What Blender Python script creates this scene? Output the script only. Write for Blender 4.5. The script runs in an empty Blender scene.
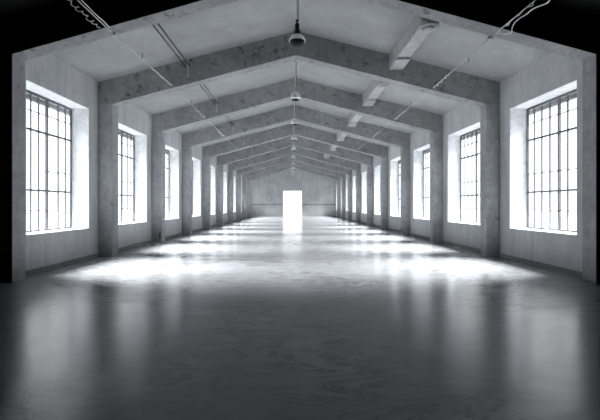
import bpy, bmesh, math, random
from mathutils import Vector
random.seed(7)
sc = bpy.context.scene
COL = sc.collection
PI = math.pi

# ------------------------------------------------------------------ dimensions
EYE = 1.79
Z1 = 13.93
RATIO = [0.66, 1.0, 1.37, 1.735, 2.118, 2.497, 2.91, 3.32, 3.685, 4.04]
YF = [r * Z1 for r in RATIO]           # front faces of the ten concrete frames
YE = 4.42 * Z1                         # end wall
YN = -5.0                              # wall behind the camera
FT = 0.45                              # frame thickness along the hall
TH = 0.63                              # outer wall thickness
EAVE, RIDGE = 6.07, 7.85
SILL, HEAD = 1.0, 5.0
PL, PR = 0.505, 0.477                  # how far the pillars stand out of the walls
def xl(y): return -6.895 - 0.010 * y
def xr(y): return 7.383 - 0.030 * y
def xc(y): return 0.139 - 0.020 * y
ORD = ['first', 'second', 'third', 'fourth', 'fifth', 'sixth', 'seventh', 'eighth', 'ninth', 'tenth']

def frame_dims(i):
    y = YF[i]
    if i == 0:
        return xl(y) + 0.37, xr(y) - 0.30, 5.26, 7.12
    return xl(y) + PL, xr(y) - PR, 5.31, 7.01

def under(frac, i):
    """point on the soffit line of frame i; frac -1 at the left pillar, 0 at the ridge, 1 at the right pillar"""
    a, b, e, p = frame_dims(1 if i == 0 else i)
    e2, p2 = frame_dims(i)[2:]
    y = YF[i]
    c = xc(y)
    x = c + frac * ((c - a) if frac < 0 else (b - c))
    return x, p2 - (p2 - e2) * abs(frac)

def at(frac, y):
    c = xc(y)
    return c + frac * ((c - xl(y) - PL) if frac < 0 else (xr(y) - PR - c))

def ceil_z(x, y):
    c = xc(y)
    w = (c - xl(y)) if x < c else (xr(y) - c)
    return RIDGE - (RIDGE - EAVE) * abs(x - c) / w

# ------------------------------------------------------------------ materials
def new_mat(name):
    m = bpy.data.materials.new(name)
    m.use_nodes = True
    nt = m.node_tree
    return m, nt, nt.nodes['Principled BSDF']

def ramp(nt, fac, stops):
    r = nt.nodes.new('ShaderNodeValToRGB')
    els = r.color_ramp.elements
    while len(els) < len(stops): els.new(0.5)
    for e, (p, c) in zip(els, stops):
        e.position = p; e.color = (*c, 1) if len(c) == 3 else c
    nt.links.new(fac, r.inputs[0])
    return r.outputs[0]

def noise(nt, vec, scale, detail=6, rough=0.6, dist=0.0):
    n = nt.nodes.new('ShaderNodeTexNoise')
    n.inputs['Scale'].default_value = scale
    n.inputs['Detail'].default_value = detail
    n.inputs['Roughness'].default_value = rough
    n.inputs['Distortion'].default_value = dist
    nt.links.new(vec, n.inputs['Vector'])
    return n.outputs['Fac']

def mixc(nt, fac, a, b, mode='MIX'):
    m = nt.nodes.new('ShaderNodeMix')
    m.data_type = 'RGBA'; m.blend_type = mode
    for s, v in ((0, fac), (6, a), (7, b)):
        if isinstance(v, (int, float)): m.inputs[s].default_value = v
        elif isinstance(v, tuple): m.inputs[s].default_value = (*v, 1)
        else: nt.links.new(v, m.inputs[s])
    return m.outputs[2]

def mapping(nt, scale=(1, 1, 1)):
    g = nt.nodes.new('ShaderNodeNewGeometry')
    mp = nt.nodes.new('ShaderNodeMapping')
    mp.inputs['Scale'].default_value = scale
    nt.links.new(g.outputs['Position'], mp.inputs['Vector'])
    return mp.outputs[0]

def concrete(name, lo, hi, speck=0.6, drips=0.0, stain=0.0, rough=0.85, bump=0.25, pits=0.62, grain_amt=0.24):
    m, nt, b = new_mat(name)
    v = mapping(nt)
    big = noise(nt, v, 0.55, 5, 0.6, 0.6)
    fine = noise(nt, v, 5.0, 8, 0.7)
    col = ramp(nt, big, [(0.3, lo), (0.7, hi)])
    grain = ramp(nt, fine, [(0.25, (1 - grain_amt * 1.2,) * 3), (0.75, (1 + grain_amt * 0.75,) * 3)])
    col = mixc(nt, 1.0, col, grain, 'MULTIPLY')
    if drips:
        dv = mapping(nt, (3.0, 3.0, 0.22))
        d = ramp(nt, noise(nt, dv, 1.3, 6, 0.65, 0.8), [(0.50, (1, 1, 1)), (0.72, (1 - drips,) * 3)])
        col = mixc(nt, 1.0, col, d, 'MULTIPLY')
    # pits and tie holes
    pv = noise(nt, v, 3.2, 10, 0.78, 0.4)
    pit = ramp(nt, pv, [(pits, (0, 0, 0)), (pits + 0.06, (1, 1, 1))])
    ps = nt.nodes.new('ShaderNodeMath'); ps.operation = 'MULTIPLY'; ps.inputs[1].default_value = speck
    nt.links.new(pit, ps.inputs[0])
    col = mixc(nt, ps.outputs[0], col, tuple(c * 0.35 for c in lo))
    if stain:
        sv = noise(nt, v, 0.9, 6, 0.7, 1.2)
        s = ramp(nt, sv, [(0.62, (0, 0, 0)), (0.76, (stain,) * 3)])
        col = mixc(nt, s, col, (0.16, 0.13, 0.10))
    nt.links.new(col, b.inputs['Base Color'])
    b.inputs['Roughness'].default_value = rough
    b.inputs['Specular IOR Level'].default_value = 0.3
    bp = nt.nodes.new('ShaderNodeBump')
    bp.inputs['Strength'].default_value = bump; bp.inputs['Distance'].default_value = 0.02
    nt.links.new(pv, bp.inputs['Height'])
    nt.links.new(bp.outputs[0], b.inputs['Normal'])
    return m

M = {}
M['wall'] = concrete('wall plaster', (0.40, 0.41, 0.425), (0.51, 0.52, 0.535), speck=0.35, drips=0.22, pits=0.66, grain_amt=0.10, bump=0.1)
M['far'] = concrete('end wall concrete', (0.34, 0.347, 0.355), (0.46, 0.467, 0.475), speck=0.4, drips=0.25, stain=0.15)
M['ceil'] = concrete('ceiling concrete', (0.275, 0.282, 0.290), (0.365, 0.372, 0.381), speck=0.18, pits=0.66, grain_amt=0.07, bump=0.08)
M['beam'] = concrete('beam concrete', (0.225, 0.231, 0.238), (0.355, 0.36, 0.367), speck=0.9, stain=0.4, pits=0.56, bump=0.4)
M['pillar'] = concrete('pillar concrete', (0.27, 0.277, 0.287), (0.40, 0.408, 0.418), speck=0.7, drips=0.15, stain=0.25, pits=0.585, bump=0.4)
M['duct'] = concrete('pale duct render', (0.34, 0.345, 0.35), (0.46, 0.465, 0.47), speck=0.6, pits=0.62)
M['plinth'] = concrete('plinth', (0.17, 0.175, 0.18), (0.25, 0.255, 0.26), speck=0.3)
M['bay_shadow'] = concrete('concrete with shadow in colour', (0.010, 0.010, 0.011), (0.018, 0.018, 0.019), speck=0.3, bump=0.1)  # near-black base colour stands in for the unlit bay's deep shadow
M['ground'] = concrete('pale yard', (0.07, 0.072, 0.075), (0.09, 0.092, 0.095), speck=0.2)
M['reveal'] = concrete('white window reveal', (0.72, 0.73, 0.75), (0.82, 0.83, 0.85), speck=0.5, pits=0.68, bump=0.1)

def plain(name, c, rough=0.5, metal=0.0, var=0.15):
    m, nt, b = new_mat(name)
    n = noise(nt, mapping(nt), 9.0, 5, 0.6)
    lo = tuple(x * (1 - var) for x in c); hi = tuple(min(1, x * (1 + var)) for x in c)
    nt.links.new(ramp(nt, n, [(0.3, lo), (0.7, hi)]), b.inputs['Base Color'])
    b.inputs['Roughness'].default_value = rough
    b.inputs['Metallic'].default_value = metal
    return m
M['steel'] = plain('dark window steel', (0.085, 0.088, 0.095), 0.5, 0.0)
M['rod'] = plain('dark pipe', (0.030, 0.032, 0.034), 0.45, 0.3)
M['conduit'] = plain('galvanised conduit', (0.42, 0.43, 0.44), 0.45, 0.3)
M['cable'] = plain('pale cable sheath', (0.72, 0.72, 0.72), 0.5)
M['black'] = plain('black lamp housing', (0.012, 0.012, 0.013), 0.35, 0.2)
M['shade'] = plain('spun aluminium', (0.78, 0.79, 0.80), 0.28, 0.75, 0.10)
M['lens'] = plain('dark lamp lens', (0.008, 0.008, 0.009), 0.6)
M['lens'].node_tree.nodes['Principled BSDF'].inputs['Specular IOR Level'].default_value = 0.15
M['rust'] = plain('rusty fitting', (0.14, 0.075, 0.04), 0.8)
M['trim'] = plain('grey fascia', (0.16, 0.165, 0.17), 0.7)

def glass():
    m, nt, b = new_mat('window glass')
    nt.nodes.remove(b)
    out = nt.nodes['Material Output']
    tr = nt.nodes.new('ShaderNodeBsdfTransparent')
    gl = nt.nodes.new('ShaderNodeBsdfGlossy'); gl.inputs['Roughness'].default_value = 0.03
    n = noise(nt, mapping(nt), 1.2, 4)
    nt.links.new(ramp(nt, n, [(0.3, (0.93, 0.95, 0.96)), (0.7, (0.98, 0.985, 0.99))]), tr.inputs[0])
    mx = nt.nodes.new('ShaderNodeMixShader'); mx.inputs[0].default_value = 0.05
    nt.links.new(tr.outputs[0], mx.inputs[1]); nt.links.new(gl.outputs[0], mx.inputs[2])
    nt.links.new(mx.outputs[0], out.inputs[0])
    return m
M['glass'] = glass()

def floor_mat():
    m, nt, b = new_mat('polished concrete floor')
    v = mapping(nt)
    big = noise(nt, v, 0.35, 6, 0.62, 0.8)
    fine = noise(nt, v, 3.0, 9, 0.7, 0.5)
    cracks = noise(nt, mapping(nt, (0.55, 1.5, 1.0)), 1.15, 10, 0.72, 1.6)
    col = ramp(nt, big, [(0.3, (0.225, 0.231, 0.238)), (0.7, (0.285, 0.291, 0.30))])
    col = mixc(nt, 1.0, col, ramp(nt, fine, [(0.3, (0.92,) * 3), (0.7, (1.06,) * 3)]), 'MULTIPLY')
    c = ramp(nt, cracks, [(0.455, (1, 1, 1)), (0.495, (0.30,) * 3), (0.505, (0.30,) * 3), (0.545, (1, 1, 1))])
    patch = ramp(nt, noise(nt, v, 0.30, 3, 0.5, 0.3), [(0.46, (0.12,) * 3), (0.60, (0.85,) * 3)])
    col = mixc(nt, patch, col, c, 'MULTIPLY')
    nt.links.new(col, b.inputs['Base Color'])
    r = nt.nodes.new('ShaderNodeMapRange')
    r.inputs['From Min'].default_value = 0.3; r.inputs['From Max'].default_value = 0.7
    r.inputs['To Min'].default_value = 0.16; r.inputs['To Max'].default_value = 0.27
    nt.links.new(fine, r.inputs['Value'])
    nt.links.new(r.outputs[0], b.inputs['Roughness'])
    b.inputs['Specular IOR Level'].default_value = 0.6
    bp = nt.nodes.new('ShaderNodeBump'); bp.inputs['Distance'].default_value = 0.022
    st = nt.nodes.new('ShaderNodeMath'); st.operation = 'MULTIPLY'; st.inputs[1].default_value = 0.55
    nt.links.new(patch, st.inputs[0]); nt.links.new(st.outputs[0], bp.inputs['Strength'])
    nt.links.new(cracks, bp.inputs['Height'])
    nt.links.new(bp.outputs[0], b.inputs['Normal'])
    return m
M['floor'] = floor_mat()

# ------------------------------------------------------------------ mesh helpers
class MB:
    def __init__(self): self.v = []; self.f = []; self.s = []; self.mi = []
    def add(self, vs, fs, smooth=False, mi=0):
        o = len(self.v)
        self.v += [tuple(p) for p in vs]
        for f in fs:
            self.f.append(tuple(i + o for i in f)); self.s.append(smooth); self.mi.append(mi)
    def hexa(self, p, mi=0):
        """p: bottom ring of four, then top ring of four"""
        self.add(p, [(3, 2, 1, 0), (4, 5, 6, 7), (0, 1, 5, 4), (1, 2, 6, 5), (2, 3, 7, 6), (3, 0, 4, 7)], mi=mi)
    def box(self, x0, x1, y0, y1, z0, z1, mi=0):
        self.hexa([(x0, y0, z0), (x1, y0, z0), (x1, y1, z0), (x0, y1, z0), (x0, y0, z1), (x1, y0, z1), (x1, y1, z1), (x0, y1, z1)], mi)
    def prism(self, poly, y0, y1, mi=0, front_mi=None):
        """poly of (x, z) extruded along y"""
        n = len(poly)
        vs = [(x, y0, z) for x, z in poly] + [(x, y1, z) for x, z in poly]
        self.add(vs, [tuple(range(n))], mi=mi if front_mi is None else front_mi)
        self.add(vs, [tuple(range(2 * n - 1, n - 1, -1))] + [(i, i + n, (i + 1) % n + n, (i + 1) % n) for i in range(n)], mi=mi)
    def tube(self, pts, r, n=8, smooth=True):
        pts = [Vector(p) for p in pts]
        rings = []
        prev = None
        for i, p in enumerate(pts):
            t = (pts[min(i + 1, len(pts) - 1)] - pts[max(i - 1, 0)]).normalized()
            if prev is None:
                u = t.cross(Vector((0, 0, 1)))
                if u.length < 0.1: u = t.cross(Vector((1, 0, 0)))
            else:
                u = prev - t * prev.dot(t)
            u.normalize(); prev = u
            w = t.cross(u)
            rings.append([p + (u * math.cos(2 * PI * k / n) + w * math.sin(2 * PI * k / n)) * r for k in range(n)])
        vs = [q for ring in rings for q in ring]
        fs = [(i * n + k, i * n + (k + 1) % n, (i + 1) * n + (k + 1) % n, (i + 1) * n + k) for i in range(len(pts) - 1) for k in range(n)]
        o = len(vs)
        self.add(vs, fs, smooth)
        self.add(rings[0], [tuple(range(n - 1, -1, -1))]); self.add(rings[-1], [tuple(range(n))])
    def lathe(self, prof, n=28, c=(0, 0, 0), smooth=True):
        vs = []
        for r, z in prof:
            for k in range(n):
                a = 2 * PI * k / n
                vs.append((c[0] + max(r, 1e-4) * math.cos(a), c[1] + max(r, 1e-4) * math.sin(a), c[2] + z))
        fs = [(i * n + k, i * n + (k + 1) % n, (i + 1) * n + (k + 1) % n, (i + 1) * n + k) for i in range(len(prof) - 1) for k in range(n)]
        self.add(vs, fs, smooth)
    def build(self, name, mats, parent=None, origin=(0, 0, 0), bevel=0.0, recalc=True):
        me = bpy.data.meshes.new(name)
        o = Vector(origin)
        me.from_pydata([Vector(p) - o for p in self.v], [], self.f)
        for p, s, k in zip(me.polygons, self.s, self.mi):
            p.use_smooth = s; p.material_index = k
        for mt in (mats if isinstance(mats, (list, tuple)) else [mats]): me.materials.append(mt)
        bm = bmesh.new(); bm.from_mesh(me)
        bmesh.ops.remove_doubles(bm, verts=bm.verts, dist=1e-5)
        if recalc: bmesh.ops.recalc_face_normals(bm, faces=bm.faces)
        bm.to_mesh(me); bm.free()
        ob = bpy.data.objects.new(name, me)
        COL.objects.link(ob)
        if parent is not None:
            ob.parent = parent
            ob.location = o - Vector(parent.get('_o', (0, 0, 0)))
        else:
            ob.location = o
        if bevel:
            md = ob.modifiers.new('edge', 'BEVEL'); md.width = bevel; md.segments = 2; md.limit_method = 'ANGLE'; md.angle_limit = 0.6
        return ob

def tag(o, label, cat, group=None, kind=None):
    o['label'] = label; o['category'] = cat
    if group: o['group'] = group
    if kind: o['kind'] = kind
    return o

def empty(name, loc):
    e = bpy.data.objects.new(name, None)
    COL.objects.link(e); e.location = loc; e.empty_display_size = 0.2
    return e

def part(mb, name, mat, parent, **k):
    """mb holds world coordinates; the part hangs under parent (an Empty or mesh placed in the world)"""
    k.setdefault('origin', tuple(parent_world(parent)))
    ob = mb.build(name, mat, None, **k)
    ob.parent = parent
    ob.location = Vector(k['origin']) - parent_world(parent)
    return ob

def parent_world(o):
    v = Vector(o.location)
    while o.parent is not None:
        o = o.parent; v = v + o.location
    return v

# ------------------------------------------------------------------ setting
fl = MB()
fl.add([(xl(YN) - TH, YN - 0.3, 0), (xr(YN) + TH, YN - 0.3, 0), (xr(YE) + TH, YE + 0.4, 0), (xl(YE) - TH, YE + 0.4, 0)], [(0, 1, 2, 3)])
tag(fl.build('floor', M['floor']), 'polished grey concrete floor of the long hall', 'floor', kind='structure')
gr = MB()
gr.add([(-160, -120, -0.06), (160, -120, -0.06), (160, 220, -0.06), (-160, 220, -0.06)], [(0, 1, 2, 3)])
tag(gr.build('ground', M['ground']), 'pale yard outside the windows and the doorway', 'ground', kind='structure')

# window openings: y range per bay
WIN = []
for i in range(10):
    y1 = (YF[i + 1] if i < 9 else YE) - 0.61
    WIN.append((y1 - 3.10, y1))

def wall_side(s):
    X = xl if s < 0 else xr
    drop = (RIDGE - EAVE) / 7.0 * TH
    mb = MB()
    def seg(y0, y1, z0, z1, d0=0.0, d1=TH):
        def top(d): return EAVE - (RIDGE - EAVE) / 7.0 * d if z1 is None else z1
        mb.hexa([(X(y0) + s * d0, y0, z0), (X(y0) + s * d1, y0, z0), (X(y1) + s * d1, y1, z0), (X(y1) + s * d0, y1, z0),
                 (X(y0) + s * d0, y0, top(d0)), (X(y0) + s * d1, y0, top(d1)), (X(y1) + s * d1, y1, top(d1)), (X(y1) + s * d0, y1, top(d0))])
    prev = YF[0] + 0.2
    for a, b in WIN:
        seg(prev, a, 0, None)
        seg(a, b, 0, SILL)
        seg(a, b, HEAD, None)
        prev = b
    seg(prev, YE + 0.3, 0, None)
    nm = 'wall_left' if s < 0 else 'wall_right'
    w = mb.build(nm, [M['wall']])
    tag(w, 'long pale plastered %s wall with ten deep window openings' % ('left' if s < 0 else 'right'), 'wall', kind='structure')
    # entrance bay before the first frame, its shadow put into the wall colour
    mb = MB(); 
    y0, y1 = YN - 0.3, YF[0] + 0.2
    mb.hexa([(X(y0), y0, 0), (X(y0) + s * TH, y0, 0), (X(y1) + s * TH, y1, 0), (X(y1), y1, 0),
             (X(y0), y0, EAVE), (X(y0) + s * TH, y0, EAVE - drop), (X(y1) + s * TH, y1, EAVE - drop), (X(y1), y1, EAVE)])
    tag(mb.build('wall_entrance_left' if s < 0 else 'wall_entrance_right', M['bay_shadow']), 'shadow-coloured wall of the dark entrance bay, %s side' % ('left' if s < 0 else 'right'), 'wall', kind='structure')
    # plinth
    mb = MB()
    ys = [(YF[i] + FT, YF[i + 1] if i < 9 else YE) for i in range(10)]
    for a, b in ys:
        mb.hexa([(X(a), a, 0), (X(a) - s * 0.05, a, 0), (X(b) - s * 0.05, b, 0), (X(b), b, 0),
                 (X(a), a, 0.11), (X(a) - s * 0.035, a, 0.11), (X(b) - s * 0.035, b, 0.11), (X(b), b, 0.11)])
    tag(mb.build('baseboard_left' if s < 0 else 'baseboard_right', M['plinth']), 'low dark grey plinth along the foot of the %s wall' % ('left' if s < 0 else 'right'), 'baseboard', kind='structure')
    # gutter board outside above the windows
    mb = MB()
    a, b = YF[0], YE + 0.3
    for d0, d1, z0, z1 in ((TH, TH + 0.62, 5.10, 5.22), (TH + 0.50, TH + 0.62, 4.98, 5.10)):
        mb.hexa([(X(a) + s * d0, a, z0), (X(a) + s * d1, a, z0), (X(b) + s * d1, b, z0), (X(b) + s * d0, b, z0),
                 (X(a) + s * d0, a, z1), (X(a) + s * d1, a, z1), (X(b) + s * d1, b, z1), (X(b) + s * d0, b, z1)])
    tag(mb.build('trim_1' if s < 0 else 'trim_2', M['trim']), 'grey eave board outside above the %s windows' % ('left' if s < 0 else 'right'), 'trim', kind='structure')
wall_side(-1); wall_side(1)

# ceiling slabs: hall and dark entrance bay
def roof(name, y0, y1, mat, label):
    mb = MB()
    t = 0.3
    for X, s in ((xl, -1), (xr, 1)):
        def ring(y):
            c = xc(y); k = (RIDGE - EAVE) / 7.0
            return [(c, y, RIDGE), (X(y), y, EAVE), (X(y) + s * TH, y, EAVE - k * TH), (X(y) + s * TH, y, EAVE - k * TH + t), (X(y), y, EAVE + t), (c, y, RIDGE + t)]
        vs = ring(y0) + ring(y1)
        mb.add(vs, [tuple(range(6)), tuple(range(11, 5, -1))] + [(i, i + 6, (i + 1) % 6 + 6, (i + 1) % 6) for i in range(6) if i != 5])
    tag(mb.build(name, mat), label, 'ceiling', kind='structure')
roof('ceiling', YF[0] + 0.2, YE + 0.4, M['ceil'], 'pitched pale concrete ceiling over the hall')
roof('ceiling_entrance', YN - 0.3, YF[0] + 0.2, M['bay_shadow'], 'shadow-coloured ceiling of the dark entrance bay')

# end wall with doorway, and the wall behind the camera
DX0, DX1, DH = -2.62, 0.30, 3.99
mb = MB()
L, R, C = xl(YE), xr(YE), xc(YE)
mb.prism([(L, 0), (DX0, 0), (DX0, DH), (DX0, ceil_z(DX0, YE)), (L, EAVE)], YE, YE + 0.35)
mb.prism([(DX0, DH), (DX1, DH), (DX1, ceil_z(DX1, YE)), (C, RIDGE), (DX0, ceil_z(DX0, YE))], YE, YE + 0.35)
mb.prism([(DX1, 0), (R, 0), (R, EAVE), (DX1, ceil_z(DX1, YE)), (DX1, DH)], YE, YE + 0.35)
tag(mb.build('wall_far', M['far']), 'grey concrete gable wall at the far end around the bright doorway', 'wall', kind='structure')
mb = MB()
mb.box(L + 0.02, DX0 - 0.12, YE - 0.06, YE, 1.78, 1.95)
mb.box(DX1 + 0.12, R - 0.02, YE - 0.06, YE, 1.78, 1.95)
tag(mb.build('trim_3', M['plinth']), 'thin dark ledges across the far end wall', 'trim', kind='structure')
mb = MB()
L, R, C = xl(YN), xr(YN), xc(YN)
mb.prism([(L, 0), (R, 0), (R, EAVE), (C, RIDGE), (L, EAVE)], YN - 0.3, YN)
tag(mb.build('wall_near', M['bay_shadow']), 'shadow-coloured wall closing the dark entrance bay', 'wall', kind='structure')
# doorway lining
d = empty('door_1', ((DX0 + DX1) / 2, YE, 0))
tag(d, 'tall bright open doorway in the middle of the far end wall', 'doorway', kind='structure')
mb = MB()
mb.box(DX0 - 0.02, DX0 + 0.06, YE - 0.02, YE + 0.37, 0, DH); mb.box(DX1 - 0.06, DX1 + 0.02, YE - 0.02, YE + 0.37, 0, DH)
mb.box(DX0 + 0.06, DX1 - 0.06, YE - 0.02, YE + 0.37, DH - 0.06, DH + 0.02)
part(mb, 'door_frame', M['reveal'], d)
mb = MB(); mb.box(DX0 + 0.06, DX1 - 0.06, YE + 0.05, YE + 0.35, 0.002, 0.02)
part(mb, 'threshold', M['wall'], d)

# ------------------------------------------------------------------ windows
def window(num, i, s):
    X = xl if s < 0 else xr
    a, b = WIN[i]
    ym = (a + b) / 2
    side = 'left' if s < 0 else 'right'
    w = empty('window_%d' % num, (X(ym) + s * 0.6, ym, SILL))
    where = ['nearest the camera', 'second from the camera', 'third from the camera', 'fourth from the camera', 'fifth from the camera', 'sixth from the camera',
             'fifth from the far end', 'fourth from the far end', 'second from the far end', 'last before the far end'][i]
    if i == 7: where = 'third from the far end'
    if i == 6: where = 'fourth from the far end'
    tag(w, 'tall steel barred window in the %s wall, %s' % (side, where), 'window', 'steel windows along the %s wall' % side, 'structure')
    def bar(mb, y0, y1, z0, z1, d0, d1):
        mb.hexa([(X(y0) + s * d0, y0, z0), (X(y0) + s * d1, y0, z0), (X(y1) + s * d1, y1, z0), (X(y1) + s * d0, y1, z0),
                 (X(y0) + s * d0, y0, z1), (X(y0) + s * d1, y0, z1), (X(y1) + s * d1, y1, z1), (X(y1) + s * d0, y1, z1)])
    D = 0.555
    # pale lining of the opening: jambs, head, sill (0.012 thick skins on the concrete)
    mb = MB(); e = 0.012
    bar(mb, a, a + e, SILL, HEAD, 0.004, TH); bar(mb, b - e, b, SILL, HEAD, 0.004, TH); bar(mb, a, b, HEAD - e, HEAD, 0.004, TH)
    part(mb, 'window_reveal', M['reveal'], w)
    mb = MB(); bar(mb, a, b, SILL, SILL + 0.03, -0.015, TH)
    part(mb, 'window_sill', M['reveal'], w)
    a2, b2, z0, z1 = a + e, b - e, SILL + 0.03, HEAD - e
    f = 0.045
    mb = MB()
    bar(mb, a2, a2 + f, z0, z1, D, D + 0.06); bar(mb, b2 - f, b2, z0, z1, D, D + 0.06)
    bar(mb, a2 + f, b2 - f, z0, z0 + f, D, D + 0.06); bar(mb, a2 + f, b2 - f, z1 - 0.07, z1, D, D + 0.06)
    part(mb, 'window_frame', M['steel'], w)
    ts = [0.11, 0.22, 0.338, 0.449, 0.572, 0.757, 0.883] if s < 0 else [0.125, 0.25, 0.375, 0.49, 0.625, 0.75, 0.875]
    thick = 4 if s < 0 else 3
    bars = MB()
    for k, t in enumerate(ts):
        y = a + t * (b - a)
        if k == thick:
            mb = MB(); bar(mb, y - 0.027, y + 0.027, z0 + f, z1 - 0.07, D - 0.015, D + 0.06)
            part(mb, 'mullion', M['steel'], w)
        else:
            bar(bars, y - 0.015, y + 0.015, z0 + f, z1 - 0.07, D + 0.005, D + 0.045)
    for z in (4.46, 1.63):
        bar(bars, a2 + f, b2 - f, z - 0.010, z + 0.010, D + 0.008, D + 0.042)
    k0, k1 = (a + 0.55 * (b - a), b - 0.07) if s < 0 else (a + 0.12 * (b - a), b - 0.07)
    bar(bars, k0, k1, 2.80 - 0.011, 2.80 + 0.011, D + 0.008, D + 0.042)
    part(bars, 'glazing_bars', M['steel'], w)
    for z in (3.92, 2.21):
        mb = MB(); bar(mb, a2 + f, b2 - f, z - 0.026, z + 0.026, D - 0.008, D + 0.055)
        part(mb, 'transom', M['steel'], w)
    mb = MB()
    ya, yb = a2 + f, b2 - f
    mb.add([(X(ya) + s * (D + 0.03), ya, z0 + f), (X(yb) + s * (D + 0.03), yb, z0 + f), (X(yb) + s * (D + 0.03), yb, z1 - 0.07), (X(ya) + s * (D + 0.03), ya, z1 - 0.07)], [(0, 1, 2, 3)])
    part(mb, 'glass_pane', M['glass'], w, recalc=False)
for i in range(10):
    window(i + 1, i, -1)
    window(i + 11, i, 1)

# ------------------------------------------------------------------ concrete frames
for i in range(10):
    y = YF[i]; y2 = y + FT
    a, b, e, p = frame_dims(i)
    c = xc(y)
    black = 1 if i == 0 else None  # first arch: shade on its camera side painted as a near-black face
    dark0 = [M['beam'], M['bay_shadow']]
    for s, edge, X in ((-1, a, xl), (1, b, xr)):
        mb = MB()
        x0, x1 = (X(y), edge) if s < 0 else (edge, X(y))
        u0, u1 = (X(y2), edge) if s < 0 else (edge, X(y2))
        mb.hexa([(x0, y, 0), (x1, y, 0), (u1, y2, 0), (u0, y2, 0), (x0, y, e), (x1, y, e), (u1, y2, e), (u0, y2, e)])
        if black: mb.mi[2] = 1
        o = mb.build('concrete_pillar', [M['pillar'], M['bay_shadow']], origin=((x0 + x1) / 2, (y + y2) / 2, 0), bevel=0.012)
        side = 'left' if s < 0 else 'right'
        if i == 0: lab = 'concrete pillar with shadow-coloured front at the %s end of the dark front arch' % side
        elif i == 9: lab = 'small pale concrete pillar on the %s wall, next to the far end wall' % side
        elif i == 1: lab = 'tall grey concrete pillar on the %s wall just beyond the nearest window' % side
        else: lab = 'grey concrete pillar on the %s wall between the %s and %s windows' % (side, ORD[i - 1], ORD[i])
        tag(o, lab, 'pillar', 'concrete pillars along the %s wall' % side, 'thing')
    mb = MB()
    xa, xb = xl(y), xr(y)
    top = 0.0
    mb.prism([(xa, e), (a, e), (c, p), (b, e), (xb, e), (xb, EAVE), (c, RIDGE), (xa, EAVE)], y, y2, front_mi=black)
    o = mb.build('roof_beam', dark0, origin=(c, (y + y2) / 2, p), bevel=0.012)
    if i == 0: lab = 'pitched concrete beam with shadow-coloured front of the dark front arch'
    elif i == 9: lab = 'pitched concrete roof beam closest to the far end wall'
    elif i == 1: lab = 'largest fully seen pitched concrete beam, behind the nearest pendant lamp'
    else: lab = 'pitched concrete roof beam resting on the %s pair of pillars behind the front arch' % ORD[i - 1]
    tag(o, lab, 'beam', 'pitched concrete roof beams', 'thing')

# ------------------------------------------------------------------ pendant lamps on the ridge
def make_lamp(black):
    r = empty('pendant_lamp', (0, 0, 0))         # local zero: ceiling point; the lamp hangs down
    H = RIDGE - 6.10
    def P(mb, name, mat, par=r): 
        ob = mb.build(name, mat); ob.parent = par; return ob
    mb = MB(); mb.lathe([(0, -0.075), (0.03, -0.075), (0.065, -0.045), (0.07, -0.012), (0.07, 0.02), (0, 0.02)], 20)
    P(mb, 'ceiling_rose', M['conduit'])
    mb = MB(); mb.tube([(0, 0, -0.07), (0, 0, -0.55), (0, 0, -H + (0.66 if black else 0.56))], 0.016, 8)
    rod = P(mb, 'hanging_rod', M['cable'])
    mb = MB(); mb.tube([(0.036 + 0.008 * math.sin(t * 0.9), 0.008 * math.cos(t * 0.9), -0.07 - t * (H - 0.76) / 24) for t in range(25)], 0.009, 6)
    P(mb, 'flex_cord', M['rod'], rod)
    if black:
        mb = MB(); mb.lathe([(0, -H + 0.70), (0.022, -H + 0.70), (0.05, -H + 0.675), (0.05, -H + 0.66), (0.02, -H + 0.64), (0.028, -H + 0.60), (0.062, -H + 0.57), (0.066, -H + 0.47), (0.045, -H + 0.445), (0.05, -H + 0.43), (0, -H + 0.43)], 22)
        P(mb, 'lamp_cap', M['black'])
        mb = MB(); mb.lathe([(0, -H + 0.44), (0.055, -H + 0.44), (0.085, -H + 0.42), (0.105, -H + 0.34), (0.135, -H + 0.27), (0.14, -H + 0.235), (0, -H + 0.235)], 26)
        P(mb, 'lamp_housing', M['black'])
        mb = MB(); mb.lathe([(0.12, -H + 0.26), (0.165, -H + 0.25), (0.195, -H + 0.20), (0.212, -H + 0.15), (0.212, -H + 0.13), (0.20, -H + 0.13), (0.19, -H + 0.17), (0.17, -H + 0.21), (0.12, -H + 0.235)], 36)
        sh = P(mb, 'lamp_shade', M['shade'])
        mb = MB(); mb.lathe([(0.205, -H + 0.16), (0.226, -H + 0.155), (0.23, -H + 0.135), (0.222, -H + 0.118), (0.20, -H + 0.118), (0.20, -H + 0.15)], 36)
        P(mb, 'shade_rim', M['shade'], sh)
        mb = MB(); mb.lathe([(0.20, -H + 0.135), (0.195, -H + 0.10), (0.172, -H + 0.055), (0.13, -H + 0.022), (0.07, -H + 0.004), (0, -H + 0.0)], 32)
        P(mb, 'lamp_lens', M['lens'])
    else:
        mb = MB(); mb.lathe([(0, -H + 0.60), (0.022, -H + 0.60), (0.04, -H + 0.57), (0.045, -H + 0.47), (0.07, -H + 0.44), (0.07, -H + 0.40), (0, -H + 0.40)], 22)
        P(mb, 'lamp_cap', M['conduit'])
        mb = MB(); mb.lathe([(0.05, -H + 0.435), (0.10, -H + 0.415), (0.155, -H + 0.365), (0.195, -H + 0.29), (0.208, -H + 0.21), (0.20, -H + 0.15), (0.185, -H + 0.10), (0.178, -H + 0.10), (0.19, -H + 0.15), (0.198, -H + 0.21), (0.185, -H + 0.285), (0.14, -H + 0.355), (0.05, -H + 0.40)], 36)
        P(mb, 'lamp_shade', M['shade'])
        mb = MB(); mb.lathe([(0.185, -H + 0.105), (0.165, -H + 0.075), (0.12, -H + 0.055), (0.06, -H + 0.045), (0, -H + 0.043)], 32)
        P(mb, 'lamp_lens', M['lens'])
    return r
lamp0 = make_lamp(True); lamp1 = make_lamp(False)
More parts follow.
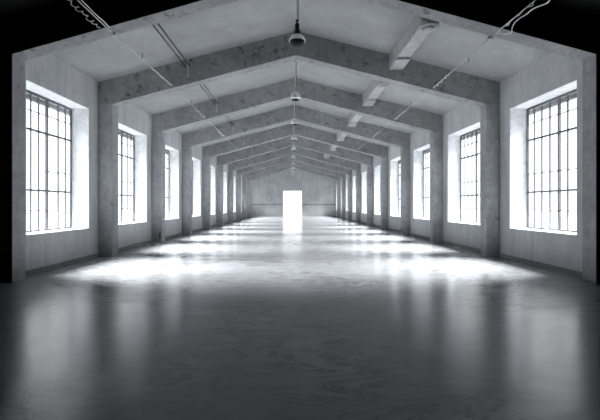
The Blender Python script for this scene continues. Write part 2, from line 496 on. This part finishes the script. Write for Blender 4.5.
def copy_tree(o, parent=None):
    c = o.copy(); COL.objects.link(c)
    if parent is not None:
        c.parent = parent; c.matrix_parent_inverse = o.matrix_parent_inverse
    for ch in list(o.children): copy_tree(ch, c)
    return c
LY = [0.776] + [(RATIO[i] + (RATIO[i + 1] if i < 9 else 4.42)) / 2 + 0.016 for i in range(1, 10)]
lamps = [lamp0, lamp1] + [copy_tree(lamp1) for _ in range(8)]
for i, o in enumerate(lamps):
    y = LY[i] * Z1
    o.location = (xc(y), y, RIDGE)
    if i == 0: lab = 'largest and nearest bell-shaped pendant lamp with black housing, hanging from the ridge'
    elif i == 9: lab = 'tiny farthest round pendant lamp on the ridge, above the bright doorway'
    else: lab = 'round silver pendant lamp on the ridge between the %s and %s roof beams' % (ORD[i], ORD[i + 1])
    tag(o, lab, 'lamp', 'pendant lamps in a row along the ridge')

# ------------------------------------------------------------------ conduits with loose cables under the beams
def conduit(frac, side, f0):
    pts = [(at(f0, -3.0), -3.0, under(frac, 0)[1] - 0.05)]
    for i in range(5):
        x, z = under(frac, i)
        zz = z - 0.05 if i == 0 else z + 0.10
        if i == 0: pts.append((at(f0, YF[0] - 1.0), YF[0] - 1.0, zz))
        pts.append((at(f0 if i == 0 else frac, YF[i] + FT / 2), YF[i] + FT / 2, zz))
    pts.append((at(frac, YF[4] + FT + 0.3), YF[4] + FT + 0.3, pts[-1][2]))
    r = empty('electrical_conduit', pts[2])
    tag(r, 'thin pale conduit running lengthwise through the roof beams on the %s side' % side, 'conduit', 'conduits under the beams')
    mb = MB()
    for q0, q1 in zip(pts[:-1], pts[1:]): mb.tube([q0, tuple(Vector(q0).lerp(Vector(q1), .5)), q1], 0.014, 8)
    part(mb, 'conduit_tube', M['conduit'], r)
    for i in range(5):
        x, y, z = at(f0 if i == 0 else frac, YF[i] + 0.225), YF[i] + 0.225, under(frac, i)[1]
        mb = MB()
        if i == 0:
            mb.box(x - 0.05, x + 0.05, y - 0.03, y + 0.03, z - 0.078, z - 0.014)
            part(mb, 'saddle_clip', M['conduit'], r)
        else:
            mb.tube([(x, YF[i] - 0.05, z + 0.10), (x, YF[i] - 0.02, z + 0.10), (x, YF[i] + 0.02, z + 0.10)], 0.032, 10)
            part(mb, 'wall_sleeve', M['conduit'], r)
    for i in range(4):                         # hangers up to the roof in the middle of the bays
        y = (YF[i] + YF[i + 1]) / 2 - (0.35 if i == 0 else 0)
        x = at(frac, y); z = under(frac, 1)[1] + (0.02 if i == 0 else 0.10)
        mb = MB(); mb.tube([(x, y, z), (x, y, z + 0.10), (x, y, z + 0.17)], 0.010, 6)
        part(mb, 'hanger_hook', M['rod'], r)
    return pts
def zline(pts, y):
    for p, q in zip(pts[:-1], pts[1:]):
        if p[1] <= y <= q[1]:
            return Vector(p).lerp(Vector(q), (y - p[1]) / (q[1] - p[1]))
    return Vector(pts[-1])
cl = conduit(-4.318 / 6.39, 'left', -4.31 / 6.39)
cr = conduit(4.80 / 6.63, 'right', 0.678)

def loose_cable(pts, y0, y1, amp, pitch, label, group, r=0.011, mat='cable', sag=0.0, ph=0.0, dx=0.0, dz=0.0):
    n = int((y1 - y0) / min(0.035, pitch / 12))
    out = []
    for k in range(n + 1):
        y = y0 + (y1 - y0) * k / n
        c = zline(pts, y)
        t = 2 * PI * (y - y0) / pitch + ph
        env = min(1.0, min(k, n - k) / 4.0)
        am = amp * (0.75 + 0.35 * math.sin(t * 0.37 + 1.3))
        out.append(c + Vector((math.cos(t) * am, 0, math.sin(t) * am * 0.5 - am * 0.62 - sag * (0.5 - 0.5 * math.cos(t * 0.5)))) * env + Vector((dx, 0, dz - 0.030)) * (1 if dx else 1 - env))
    mb = MB(); mb.tube(out, r, 6)
    o = mb.build('loose_cable', M[mat], origin=tuple(out[0]))
    tag(o, label, 'cable', group)
G = 'loose cables wound round the conduits'
loose_cable(cl, 6.9, 9.05, 0.012, 0.9, 'straight pale cable running beside the left conduit in front of the dark arch', G, r=0.010, dx=0.075, dz=0.03)
loose_cable(cl, 6.4, 8.95, 0.055, 0.20, 'chain-like coiled cable hanging off the left conduit in front of the dark arch', G, r=0.009, ph=1.4, dx=-0.09, dz=-0.02)
loose_cable(cl, 11.9, 13.85, 0.032, 0.30, 'pale cable wound round the left conduit before the first full beam', G, r=0.008)
loose_cable(cl, 17.2, 19.0, 0.06, 0.5, 'pale cable looped round the left conduit before the second full beam', G)
loose_cable(cl, 22.3, 24.1, 0.06, 0.5, 'pale cable looped round the left conduit before the third full beam', G)
loose_cable(cr, 6.6, 9.12, 0.035, 0.42, 'pale cable wound round the right conduit in front of the dark arch', G, r=0.009)
loose_cable(cr, 6.9, 9.0, 0.05, 0.62, 'white cable drooping in loops off the right conduit in the dark bay', G, r=0.014, sag=0.10, ph=0.6, dx=0.03, dz=-0.03)
loose_cable(cr, 12.3, 13.85, 0.045, 0.40, 'pale cable wound round the right conduit before the first full beam', G, r=0.013)
loose_cable(cr, 17.3, 19.0, 0.05, 0.5, 'pale cable looped round the right conduit before the second full beam', G)
loose_cable(cr, 22.4, 24.1, 0.05, 0.5, 'pale cable looped round the right conduit before the third full beam', G)

# twin dark pipes, bay by bay, on the left slope
for i in range(5):
    y0, y1 = YF[i] + FT, YF[i + 1]
    frac = -3.76 / 6.39
    r = empty('twin_pipes', (at(frac, y1), y1, 6.6))
    tag(r, 'pair of thin dark pipes under the left roof slope, in the %s bay' % ORD[i], 'pipe', 'twin dark pipes on the left slope')
    for dx in (-0.075, 0.06):
        mb = MB(); A = Vector((at(frac, y0) + dx, y0, 6.6 + 0.03 * (dx > 0))); B = Vector((at(frac, y1) + dx, y1, 6.6 + 0.03 * (dx > 0)))
        mb.tube([A, A.lerp(B, .5), B], 0.021, 8)
        part(mb, 'pipe', M['rod'], r)
    x = at(frac, y1 - 0.2)
    mb = MB(); mb.box(x - 0.03, x + 0.03, y1 - 0.03, y1 - 0.001, 6.22, ceil_z(x, y1))
    part(mb, 'mounting_strap', M['conduit'], r)

# pale boxed ducts under the right slope
for i in range(6):
    y1 = YF[i + 1]; y0 = max(YF[i] + FT + 0.3, y1 - 3.4)
    frac = 3.48 / 6.63
    X = lambda y: at(frac, y)
    r = empty('ceiling_duct', (X(y1), y1, 6.49))
    tag(r, 'pale boxed duct with a round collar under the right slope, in the %s bay' % ORD[i], 'duct', 'boxed ducts on the right slope')
    def bx(mb, ya, yb, w0, w1, z):
        xa, xb = X(ya), X(yb)
        ps = []
        for (xx, yy) in ((xa - w0, ya), (xa + w0, ya), (xb + w1, yb), (xb - w1, yb)): ps.append((xx, yy, z))
        for (xx, yy) in ((xa - w0, ya), (xa + w0, ya), (xb + w1, yb), (xb - w1, yb)): ps.append((xx, yy, ceil_z(xx, yy)))
        mb.hexa(ps)
    mb = MB(); bx(mb, y0 + 0.1, y1 - 0.95, 0.19, 0.215, 6.58); part(mb, 'duct_body', M['duct'], r, bevel=0.01)
    mb = MB(); bx(mb, y1 - 0.95, y1 - 0.001, 0.22, 0.24, 6.50); part(mb, 'end_section', M['duct'], r, bevel=0.015)
    mb = MB(); xx = X(y0); mb.lathe([(0, 0.0), (0.14, 0.0), (0.16, 0.02), (0.16, 0.05), (0.24, 0.055), (0.265, 0.075), (0.265, 0.16), (0.24, 0.19), (0.22, 0.6), (0, 0.6)], 30, (xx, y0 + 0.12, 6.44))
    part(mb, 'round_collar', M['duct'], r)

# small rusty fitting on the second left pillar
x = xl(YF[2]) + PL * 0.80
f = empty('wall_fitting', (x, YF[2] - 0.002, 0.20))
tag(f, 'tiny rusty fitting low on a left pillar', 'fitting')
mb = MB(); mb.box(x - 0.04, x + 0.04, YF[2] - 0.03, YF[2] - 0.001, 0.20, 0.46); part(mb, 'back_plate', M['rod'], f)
mb = MB(); mb.box(x - 0.03, x + 0.03, YF[2] - 0.05, YF[2] - 0.03, 0.24, 0.34); part(mb, 'cover', M['rust'], f)

# ------------------------------------------------------------------ light
w = bpy.data.worlds.new('overcast'); sc.world = w; w.use_nodes = True
nt = w.node_tree; bg = nt.nodes['Background']
bg.inputs['Color'].default_value = (0.95, 0.975, 1.0, 1); bg.inputs['Strength'].default_value = 2.3
def sun(name, direction, energy, ang):
    l = bpy.data.lights.new(name, 'SUN'); l.energy = energy; l.angle = math.radians(ang); l.color = (0.97, 0.985, 1.0)
    o = bpy.data.objects.new(name, l); COL.objects.link(o)
    o.rotation_euler = Vector(direction).to_track_quat('-Z', 'Y').to_euler()
    o.location = Vector(direction) * -60
sun('sun_left', (1, -0.10, -0.80), 72, 38)
sun('sun_right', (-1, -0.04, -0.80), 72, 38)

# ------------------------------------------------------------------ camera
cd = bpy.data.cameras.new('camera'); cam = bpy.data.objects.new('camera', cd); COL.objects.link(cam)
cd.sensor_fit = 'HORIZONTAL'; cd.sensor_width = 36; cd.lens = 400 / 600 * 36
cd.shift_y = -5 / 600
cd.clip_start = 0.05; cd.clip_end = 500
cam.location = (0, 0, EYE); cam.rotation_euler = (PI / 2, 0, 0)
sc.camera = cam
sc.cycles.use_denoising = True
sc.cycles.max_bounces = 8; sc.cycles.diffuse_bounces = 5; sc.cycles.transparent_max_bounces = 12
sc.view_settings.view_transform = 'Standard'
sc.view_settings.look = 'None'
sc.view_settings.exposure = 0.12
